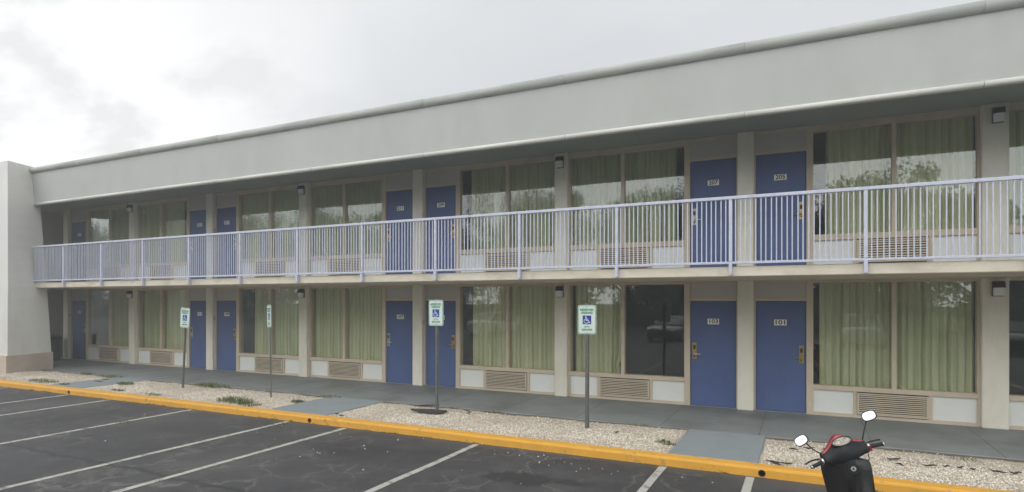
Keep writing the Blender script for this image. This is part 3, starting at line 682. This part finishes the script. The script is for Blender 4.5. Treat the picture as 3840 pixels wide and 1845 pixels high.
TUFTS = [(-17.67, 8.62, .34, .14, 260, 1.6, 'low green weed clump against the kerb in front of the white tower'),
 (-16.5, 8.50, .17, .12, 110, 1.1, 'small weed tuft by the kerb left of the far path'),
 (-15.2, 9.2, .24, .17, 210, 1.2, 'weed clump on the edge of the far left concrete path'),
 (-13.0, 9.92, .36, .20, 300, 1.6, 'weed clump along the walkway behind the leaning sign'),
 (-10.55, 8.62, .36, .24, 380, 1.3, 'largest weed clump in the gravel, beside the kerb left of the edge on sign'),
 (-10.0, 8.5, .24, .15, 170, 1.2, 'weed patch just right of the largest weed clump'),
 (-13.0, 8.48, .20, .08, 110, 1.3, 'flat weed tuft by the kerb below the leaning sign'),
 (-14.3, 8.5, .17, .10, 90, 1.2, 'small weed tuft by the kerb, right of the far path'),
 (-9.35, 9.15, .20, .13, 160, .8, 'weeds growing on the left edge of the middle concrete path'),
 (-9.25, 9.92, .26, .10, 140, 1.3, 'weed patch at the walkway corner of the middle path'),
 (-18.3, 10.0, .22, .12, 110, 1.3, 'weed tuft at the foot of the white tower'),
 (-17.0, 9.93, .34, .14, 200, 1.6, 'weed clump along the walkway right of the tower'),
 (-2.5, 9.93, .15, .09, 80, 1.6, 'small weeds at the walkway edge right of the nearest sign'),
 (-1.83, 8.85, .17, .11, 120, .9, 'bright weed tuft beside the path in front of door 103'),
 (1.9, 9.72, .13, .07, 50, 1.3, 'sparse green weed in the gravel at the right side'),
 (-5.2, 9.92, .12, .07, 40, 1.8, 'tiny weed at the walkway edge between the two right signs')]
for x, y, r_, h, n, sx, lb in TUFTS:
    b = MB(); tuft(b, x, y, WZ-.01, r_, h, n, .2, sx); tag(b.build('weed', fix=False), lb, 'weed', 'weeds in the gravel beds')
b = MB()
for _ in range(95):                                  # tiny growth along kerb foot and bed edges
    x = rnd.choice((rnd.uniform(-18, -7), rnd.uniform(-13, -5), rnd.uniform(-7, 1)))
    q = rnd.random()
    if q < .62: tuft(b, x, 8.06, 0, rnd.uniform(.02, .07), rnd.uniform(.015, .07), rnd.randint(5, 20), .45, 2)
    elif x < -2 and not any(p0-.1 < x < p1+.1 for p0, p1 in PATHS): tuft(b, x, 9.95, WZ-.01, rnd.uniform(.03, .08), rnd.uniform(.03, .06), rnd.randint(5, 16), .4, 2)
for j in range(26):                                  # and on the worn parking line
    x, y = rnd.gauss(-8.4, .12), rnd.uniform(7.4, 8.0)
    tuft(b, x, y, .002, .05, .03, 9, .5, 1)
for j in range(14):
    x, y = rnd.gauss(-11.1, .1), rnd.gauss(6.6, .3); tuft(b, x, y, .002, .06, .03, 8, .6, 1)
tag(b.build('kerb_weeds', fix=False), kind='stuff')
b = MB()
def debris(x, y, L, a, z=None):
    z = (bed_z(x, y) + .025) if z is None else z
    pts = []; px_, py = x, y
    for i in range(5):
        pts.append((px_, py, z + rnd.uniform(0, .015))); a += rnd.uniform(-.6, .6); px_ += math.cos(a)*L/4; py += math.sin(a)*L/4
    b.tube(pts, [.005, .009, .012, .009, .004], 'twig', 5)
for (x, y, L, a) in ((.98,9.17,.20,.3),(1.0,9.12,.16,1.2),(1.04,9.0,.12,-.4),(1.33,9.05,.17,-.3),(1.55,9.1,.08,.2),(1.7,9.13,.08,.1),(1.82,9.08,.07,.8),(2.02,9.12,.18,-.2),(2.2,9.08,.16,-.4),(2.5,9.15,.20,.5),(2.42,9.1,.1,.1),(-.20,9.3,.14,-.2),(-.02,9.35,.16,.05),(.22,9.36,.06,0),(.42,8.9,.08,1),(-.45,8.42,.22,.5),(-.42,8.36,.2,0),(-.28,8.34,.16,.3),(-7.7,8.42,.1,.5),(-7.55,8.36,.12,.2),(-2.7,9.2,.08,.3),(-1.9,8.9,.08,.1),(-6.9,9.75,.5,.05),(-5.8,9.8,.45,-.05),(-6.75,9.5,.14,.1),(-16.5,9.4,.2,.2),(-16.3,9.1,.2,.4)):
    debris(x, y, L, a)
tag(b.build('dead_leaf_litter'), kind='stuff')

# ------------------------------------------------------------------ scooter
SC = (0.447, 5.50, 0.0)
sc = empty('motor_scooter', SC, 'black motor scooter with a red front shell, leaning on its stand by the kerb', 'scooter')
sc.rotation_euler = (R(0), R(-11), R(-3))
def sp(b, name, parent=sc, fix=True, smooth=False):
    return b.build(name, parent, fix)
def sell(cx, cz, hw, hh, y, n=20, e=2.6, slant=0.0):
    o = []
    for i in range(n):
        a = 2*math.pi*i/n; c_, s_ = math.cos(a), math.sin(a)
        x = hw*math.copysign(abs(c_)**(2/e), c_); z = hh*math.copysign(abs(s_)**(2/e), s_)
        o.append((cx + x, y + slant*z, cz + z))
    return o
def wheel(y, name):
    b = MB(); rg = []
    for i in range(29):
        a = 2*math.pi*i/28; cy, cz = math.cos(a), math.sin(a)
        rg.append([( .045*math.cos(t), y + cy*(.175+.05*math.sin(t)), .225 + cz*(.175+.05*math.sin(t))) for t in [2*math.pi*j/10 for j in range(10)]])
    b.rings(rg, 'rubber', False); wt = sp(b, name)
    b = MB(); b.tube([(-.03, y, .225), (.03, y, .225)], .135, 'steel', 20); b.tube([(-.07, y, .225), (.07, y, .225)], .03, 'black', 12)
    for i in range(5):
        a = 2*math.pi*i/5; b.tube([(-.034, y+.03*math.cos(a), .225+.03*math.sin(a)), (-.034, y+.12*math.cos(a), .225+.12*math.sin(a))], .014, 'black', 6)
    sp(b, 'rim', wt)
FW, RW = .70, -.60
wheel(FW, 'front_wheel'); wheel(RW, 'rear_wheel')
b = MB(); rg = []                                    # front mudguard
for i in range(9):
    a = R(20 + 140*i/8); rg.append([(x_, FW + (.245 + dz)*math.cos(a), .225 + (.245+dz)*math.sin(a)) for x_, dz in ((-.065, -.02), (-.05, .02), (0, .035), (.05, .02), (.065, -.02), (0, -.005))])
b.rings(rg, 'red'); sp(b, 'front_fender')
b = MB()                                             # fork legs
for sx in (-1, 1): b.tube([(sx*.075, FW-.02, .225), (sx*.07, FW-.16, .55)], .022, 'steel', 8)
sp(b, 'fork')
b = MB()                                             # inner leg shield: a curved glossy panel
rg = []
def shield_w(t): return .150 + .045*math.sin(min(1, t*1.15)*math.pi*.5) + .012*t if t < .9 else .205 - .9*(t-.9)
for i in range(15):
    t = i/14; z = .28 + .60*t; y = .24 + .13*t - .06*t*t + (.0 if t > .2 else (.2-t)*-.5)
    wd = .94*shield_w(t) if t < .9 else .94*.205*math.sqrt(max(0.03, 1 - ((t-.9)/.1)**2*.86))
    rg.append([(wd*u, y + .05*(u*u) - .012*math.cos(u*3.1), z + (.012*(1-u*u))) for u in [-1 + 2*k_/14 for k_ in range(15)]] + [(wd*u*.97, y + .085 + .02*(1-u*u), z) for u in [1 - 2*k_/8 for k_ in range(9)]])
b.rings(rg, 'gloss_black'); sp(b, 'leg_shield')
b = MB(); rg = []                                    # red outer apron
for i in range(12):
    t = i/11; z = .34 + .44*t; y = .38 + .10*t; wd = .15 + .025*math.sin(t*math.pi*.6) if t < .9 else .15
    rg.append([(wd*math.cos(a), y + .13*math.sin(a)*(1-.35*t), z) for a in [math.pi*k_/12 for k_ in range(13)]])
b.rings(rg, 'red'); sp(b, 'front_apron')
b = MB()                                             # key switch
b.tube([(.06, .292, .795), (.06, .272, .797)], [.021, .019], 'satin', 16); b.tube([(.06, .274, .797), (.06, .268, .797)], .008, 'black', 10)
b.tube([(.06, .302, .792), (.06, .287, .794)], .045, 'black', 18)
sp(b, 'key_switch')
b = MB()                                             # glove box pocket bulge low on the shield
b.rings([sell(.0, .47, .115, .075, .30, 20, 3.0), sell(.0, .47, .11, .07, .225, 20, 3.0), sell(0, .47, .09, .055, .205, 20, 3.0)], 'gloss_black'); sp(b, 'glove_box')
b = MB(); b.box(-.16, .16, -.14, .27, .245, .30, 'black', .02); b.box(-.14, .14, -.10, .24, .3, .306, 'rubber_mat', .002); sp(b, 'floorboard')
b = MB()                                             # rear body
b.rings([sell(0, .42, .11, .16, -.10, 22, 2.6), sell(0, .47, .15, .20, -.22, 22), sell(0, .51, .165, .19, -.45, 22), sell(0, .58, .14, .14, -.72, 22), sell(0, .64, .08, .07, -.92, 22)], 'gloss_black'); sp(b, 'rear_body')
b = MB()                                             # saddle
b.rings([sell(0, .645, .05, .02, .0, 20), sell(0, .655, .105, .035, -.05, 20), sell(0, .665, .125, .045, -.2, 20), sell(0, .68, .15, .055, -.42, 20), sell(0, .725, .14, .06, -.62, 20), sell(0, .735, .10, .045, -.80, 20), sell(0, .73, .03, .02, -.85, 20)], 'seat_vinyl'); sp(b, 'seat')
b = MB(); b.rings([sell(0, .62, .07, .03, -.93, 14), sell(0, .62, .06, .025, -.965, 14)], 'red'); sp(b, 'tail_light')
b = MB(); b.tube([(-.09, -.02, .25), (-.19, .02, .02), (-.22, .05, .012)], .012, 'steel', 6); sp(b, 'kickstand')
# handlebar assembly, built around its own axis, then turned left about the raked steering axis
HB = Vector((0.015, .37, .905)); rake = R(26)
st = Matrix.Translation(HB) @ Matrix.Rotation(R(24), 4, Vector((0, -math.sin(rake), math.cos(rake))))
def hp(b, name, parent=sc): return b.xf(st).build(name, parent)
# local frame: x right, y forward, z up; the rider-side face looks back and up
b = MB()                                             # cowl: black rider side
def cowl_ring(x):
    t = abs(x)/.185; h = .046 + .062*math.exp(-(t*1.7)**2); f = .05 + .055*math.exp(-(t*1.7)**2); cz = .006 + .035*math.exp(-(t*1.9)**2)
    return [(x, -f*math.cos(a)*1.0, cz + h*math.sin(a)*1.0 - .25*f*math.cos(a)) for a in [2*math.pi*k_/16 for k_ in range(16)]]
b.rings([cowl_ring(-.185 + .37*i/20) for i in range(21)], 'black')
b.tube([(0, .0, -.14), (0, .0, .0)], [.075, .085], 'black', 16)
hp(b, 'handlebar_cowl')
b = MB()                                             # red front half with headlamp
def red_ring(x):
    t = abs(x)/.19; h = .046 + .068*math.exp(-(t*1.7)**2); cz = .013 + .046*math.exp(-(t*1.9)**2); f = .05 + .075*math.exp(-(t*1.6)**2)
    a0, a1 = R(-60), R(112)
    return [(x, f*math.cos(a) + .012, cz + h*math.sin(a)) for a in [a0 + (a1-a0)*k_/10 for k_ in range(11)]] + [(x, .0, cz + h*.3), (x, .012, cz - h*.5)]
b.rings([red_ring(-.18 + .36*i/18) for i in range(19)], 'red')
hp(b, 'headlamp_shell')
b = MB(); b.rings([sell(0, .02, .055, .04, .135, 16, 2.2), sell(0, .02, .05, .036, .158, 16, 2.2)], 'lens'); hp(b, 'headlamp')
# instrument cluster: oval dial face on the slope of the cowl
nrm = Vector((0, -.72, .69)); upv = Vector((0, .69, .72)); gc = Vector((0, -.052, .115))
def oval(w_, h_, off): return [gc + Vector((w_*math.cos(a), 0, 0)) + upv*(h_*math.sin(a)) + nrm*off for a in [2*math.pi*k_/24 for k_ in range(24)]]
b = MB(); b.rings([oval(.086, .046, -.06), oval(.084, .045, .010), oval(.078, .040, .012), oval(.075, .037, .004)], 'black', False); 
b.face(oval(.0765, .038, .005), 'gauge')
for sx in (-.035, .04):                              # two dials with dark rings and needles
    ctr = gc + Vector((sx, 0, 0)) + nrm*.006
    rr_ = lambda r0: [ctr + Vector((r0*math.cos(a), 0, 0)) + upv*(r0*.8*math.sin(a)) for a in [2*math.pi*k_/16 for k_ in range(16)]]
    A, B = rr_(.031), rr_(.027)
    for k_ in range(16): b.face([A[k_], A[(k_+1) % 16], B[(k_+1) % 16], B[k_]], 'black')
    b.tube([ctr + nrm*.002, ctr + nrm*.002 + upv*.02 + Vector((-.012, 0, 0))], .0018, 'red', 4)
hp(b, 'instrument_cluster')
b = MB(); b.tube([(-.27, -.03, -.005), (-.19, -.01, .0), (.19, -.01, .0), (.27, -.03, -.005)], .011, 'steel', 8)
hp(b, 'handlebar')
for sx in (-1, 1):
    b = MB(); g0 = Vector((sx*.19, -.018, .0)); g1 = Vector((sx*.305, -.048, -.008)); rg = []
    pts = [g0 + (g1-g0)*t for t in (0, .04, .08, .5, .92, .96, 1)]
    b.tube(pts, [.018, .021, .0165, .0165, .0165, .020, .018], 'rubber', 12); b.tube([g1, g1 + (g1-g0)*.07], [.018, .014], 'satin', 10)
    hp(b, 'grip')
    b = MB(); b.box(sx*.172-.022, sx*.172+.022, -.04, .03, -.028, .026, 'black', .008)
    b.tube([(sx*.184, -.012, .002), (sx*.21, -.018, .002)], .026, 'satin', 12)
    if sx > 0: b.box(.188, .210, -.045, -.02, -.035, .012, 'red', .004)
    hp(b, 'switch_housing')
    b = MB(); b.tube([(sx*.19, .03, .010), (sx*.24, .06, .016), (sx*.29, .05, .016), (sx*.325, .03, .012)], [.009, .008, .007, .008], 'black', 6); hp(b, 'brake_lever')
    b = MB(); stem0 = Vector((sx*.175, .0, .025)); mc = Vector((.312 if sx > 0 else -.290, .01, .232 if sx > 0 else .215))
    b.tube([stem0, stem0 + Vector((0, 0, .03)), stem0*.55 + mc*.45 + Vector((-sx*.02 if sx > 0 else 0, 0, .0)), mc + Vector((-sx*.03, .012, -.03))], [.008, .006, .005, .006], 'black', 8)
    # mirror head: rounded shell, glass set in its face
    def mring(w_, h_, y): return [mc + Vector((x_, y, z_)) for x_, _, z_ in sell(0, 0, w_, h_, 0, 22, 2.9)]
    skew = Matrix.Translation(mc) @ Matrix.Rotation(R(-27), 4, 'X') @ Matrix.Rotation(R(24)*-1, 4, 'Z') @ Matrix.Rotation(R(6*sx), 4, 'Y') @ Matrix.Translation(-mc)
    rings_ = [mring(.058, .043, -.004), mring(.059, .044, .004), mring(.050, .036, .018), mring(.035, .025, .028)]
    b.rings([[skew @ p for p in r_] for r_ in rings_], 'black')
    mo = hp(b, 'mirror')
    g = MB(); g.face([skew @ p for p in mring(.051, .0365, -.0055)][::-1], 'chrome'); hp(g, 'mirror_glass', mo)
b = MB()                                             # front brake cable loops by the right hand
b.tube([(.19, .02, -.02), (.17, .0, -.10), (.09, -.02, -.14), (.05, .0, -.12)], .004, 'black', 6); hp(b, 'cable')
# ------------------------------------------------------------------ cars across the lot, mirrored in the ground floor windows
for nm, c_ in (('car_dark', (0.035, 0.038, 0.045)), ('car_silver', (0.38, 0.39, 0.40)), ('car_white', (0.7, 0.7, 0.68))):
    M[nm] = mat(nm + '_paint', c_, 0.3, 0.03, 1, coat=0.8)
def make_car(loc, rz, paint, label):
    r = empty('parked_car', loc, label, 'car', 'cars parked across the lot'); r.rotation_euler = (0, 0, rz)
    b = MB(); rg = []
    for y, hw, zb, zt in ((-2.28, .70, .36, .80), (-2.2, .82, .28, .95), (-1.5, .89, .22, 1.0), (0, .90, .22, .97), (1.0, .90, .22, .95), (1.9, .86, .24, .84), (2.2, .78, .28, .72), (2.3, .66, .36, .62)):
        rg.append(sell(0, (zb+zt)/2, hw, (zt-zb)/2, y, 24, 5))
    b.rings(rg, paint); b.build('body', r)
    b = MB(); b.rings([[(-w0, y, .93), (w0, y, .93), (w1, y, zt), (-w1, y, zt)] for y, w0, w1, zt in ((-1.85, .74, .72, .97), (-1.15, .80, .60, 1.40), (.25, .80, .60, 1.42), (1.25, .76, .72, .95))], 'gloss_black', True, False); b.build('cabin_glass', r)
    b = MB(); b.rings([[(-.61, y, z), (.61, y, z), (.55, y, z+.045), (-.55, y, z+.045)] for y, z in ((-1.2, 1.385), (-.4, 1.425), (.3, 1.405))], paint, True, False)
    for sx in (-1, 1):
        b.tube([(sx*.78, 1.3, .93), (sx*.61, .27, 1.42), (sx*.61, -1.17, 1.40), (sx*.76, -1.9, .95)], .035, paint, 6)
        b.tube([(sx*.62, -.35, 1.42), (sx*.82, -.35, .93)], .035, paint, 6)
    b.build('roof', r)
    for sx in (-1, 1):
        for y in (-1.35, 1.4):
            b = MB(); b.tube([(sx*.70, y, .32), (sx*.91, y, .32)], .32, 'rubber', 22); wh = b.build('wheel', r)
            b = MB(); b.tube([(sx*.90, y, .32), (sx*.925, y, .32)], .2, 'steel', 16); b.build('rim', wh)
        b = MB(); b.sphere((sx*.60, 2.18, .66), .12, 'lens', 10, 7, (1.2, .6, .6)); b.build('headlight', r)
        b = MB(); b.sphere((sx*.62, -2.17, .78), .12, 'red', 10, 7, (1.2, .6, .7)); b.build('tail_light', r)
make_car((-6.4, -8.6, 0), R(8), 'car_dark', 'dark sedan parked across the lot, mirrored in the bare pane beside door 103')
make_car((2.6, -9.0, 0), R(184), 'car_silver', 'silver sedan parked across the lot, mirrored in the window beside door 101')
make_car((7.8, -7.5, 0), R(5), 'car_dark', 'dark sedan parked across the lot, mirrored at the right edge of the photo')
make_car((-17.5, -8.8, 0), R(178), 'car_white', 'white sedan parked across the lot, mirrored in the far left windows')
# ------------------------------------------------------------------ trees across the road, mirrored in the windows
def make_tree(seed, h, cr):
    r = random.Random(seed); root = empty('tree', (0, 0, 0))
    b = MB(); b.tube([(0,0,-.1), (.05,.03,h*.25), (-.05,.05,h*.55), (.02,0,h*.8)], [.28, .22, .14, .05], 'bark', 8)
    tips = []
    for i in range(11):
        z = h*r.uniform(.16, .75); a = r.uniform(0, 6.28); L = cr*r.uniform(.5, .95)*(1.1 - .5*z/h)
        e = Vector((math.cos(a)*L, math.sin(a)*L, z + L*.5)); tips.append(e)
        b.tube([(0, 0, z), e*.5 + Vector((0, 0, z*.5 + .1)), e], [.09, .06, .02], 'bark', 6)
    o = b.build('trunk', root)
    verts, faces = [], []
    cl = [(e, cr*r.uniform(.3, .5)) for e in tips] + [(Vector((r.gauss(0, cr*.4), r.gauss(0, cr*.4), h*r.uniform(.45, .97))), cr*r.uniform(.25, .45)) for _ in range(16)] + [(Vector((r.gauss(0, cr*.6), r.gauss(0, cr*.5), h*r.uniform(.03, .3))), cr*r.uniform(.3, .5)) for _ in range(12)]
    for c_, rad in cl:
        for _ in range(420):
            d = Vector((r.gauss(0, 1), r.gauss(0, 1), r.gauss(0, .8))).normalized()*rad*(r.random()**.4); p = c_ + d
            u = Vector((r.gauss(0, 1), r.gauss(0, 1), r.gauss(0, 1))).normalized()*r.uniform(.06, .14); v = u.orthogonal().normalized()*u.length*.6
            k = len(verts); verts += [p-u, p+v, p+u, p-v]; faces.append((k, k+1, k+2, k+3))
    me = bpy.data.meshes.new('crown'); me.from_pydata([tuple(v) for v in verts], [], faces); me.materials.append(M['leaf'])
    c_ = bpy.data.objects.new('crown', me); C.objects.link(c_); c_.parent = root
    return root
protos = [make_tree(3, 11, 3.6), make_tree(9, 8.5, 3.0)]
TX = [(-46,-27,0,1.1),(-40,-24,1,1.2),(-34,-27,0,1.0),(-29,-23,1,1.15),(-24,-27,0,1.08),(-19,-24,0,.95),(-14,-27,1,1.25),(-9,-25,0,1.0),(-4,-27,0,1.12),(1,-24,0,.95),(5.5,-27,0,1.05),(10,-25,1,1.1),(14.5,-28,1,.8),(20,-26,0,.9),(25,-24,0,1.0),(-52,-30,0,1.2),(-43,-33,0,1.2),(-26,-34,0,1.2),(-11,-34,0,1.2),(3,-34,0,1.1),(31,-28,0,1.1),(17,-36,1,1.0)] + [(-57-6.5*i, (-26, -29, -24)[i % 3], 0, 1.05 + .1*(i % 2)) for i in range(9)]
for i, (x, y, k, s_) in enumerate(TX):
    pr = protos[k]
    if i in (0, 1): r_ = protos[i]
    else:
        r_ = pr.copy(); C.objects.link(r_)
        for ch in pr.children: c2 = ch.copy(); C.objects.link(c2); c2.parent = r_
    r_.location = (x, y, 0); r_.rotation_euler = (0, 0, rnd.uniform(0, 6.28)); r_.scale = (s_, s_, s_*rnd.uniform(.92, 1.08))
    tag(r_, 'leafy green tree of the row across from the motel, mirrored in its windows', 'tree', 'trees mirrored in the motel windows')

# ------------------------------------------------------------------ thin haze, added to stand in for veiling on the lens
hz = MB(); hz.box(-118, 45, -45, 20, -1.0, 16.5, 'stone')
ho = hz.build('haze'); ho.data.materials.clear()
hm = bpy.data.materials.new('haze'); hm.use_nodes = True; t = hm.node_tree; t.nodes.clear()
out = t.nodes.new('ShaderNodeOutputMaterial'); pv = t.nodes.new('ShaderNodeVolumePrincipled')
pv.inputs['Color'].default_value = (0.92, 0.94, 0.95, 1); pv.inputs['Density'].default_value = 0.0055; pv.inputs['Anisotropy'].default_value = 0.2
t.links.new(pv.outputs[0], out.inputs['Volume']); ho.data.materials.append(hm); tag(ho, kind='stuff')
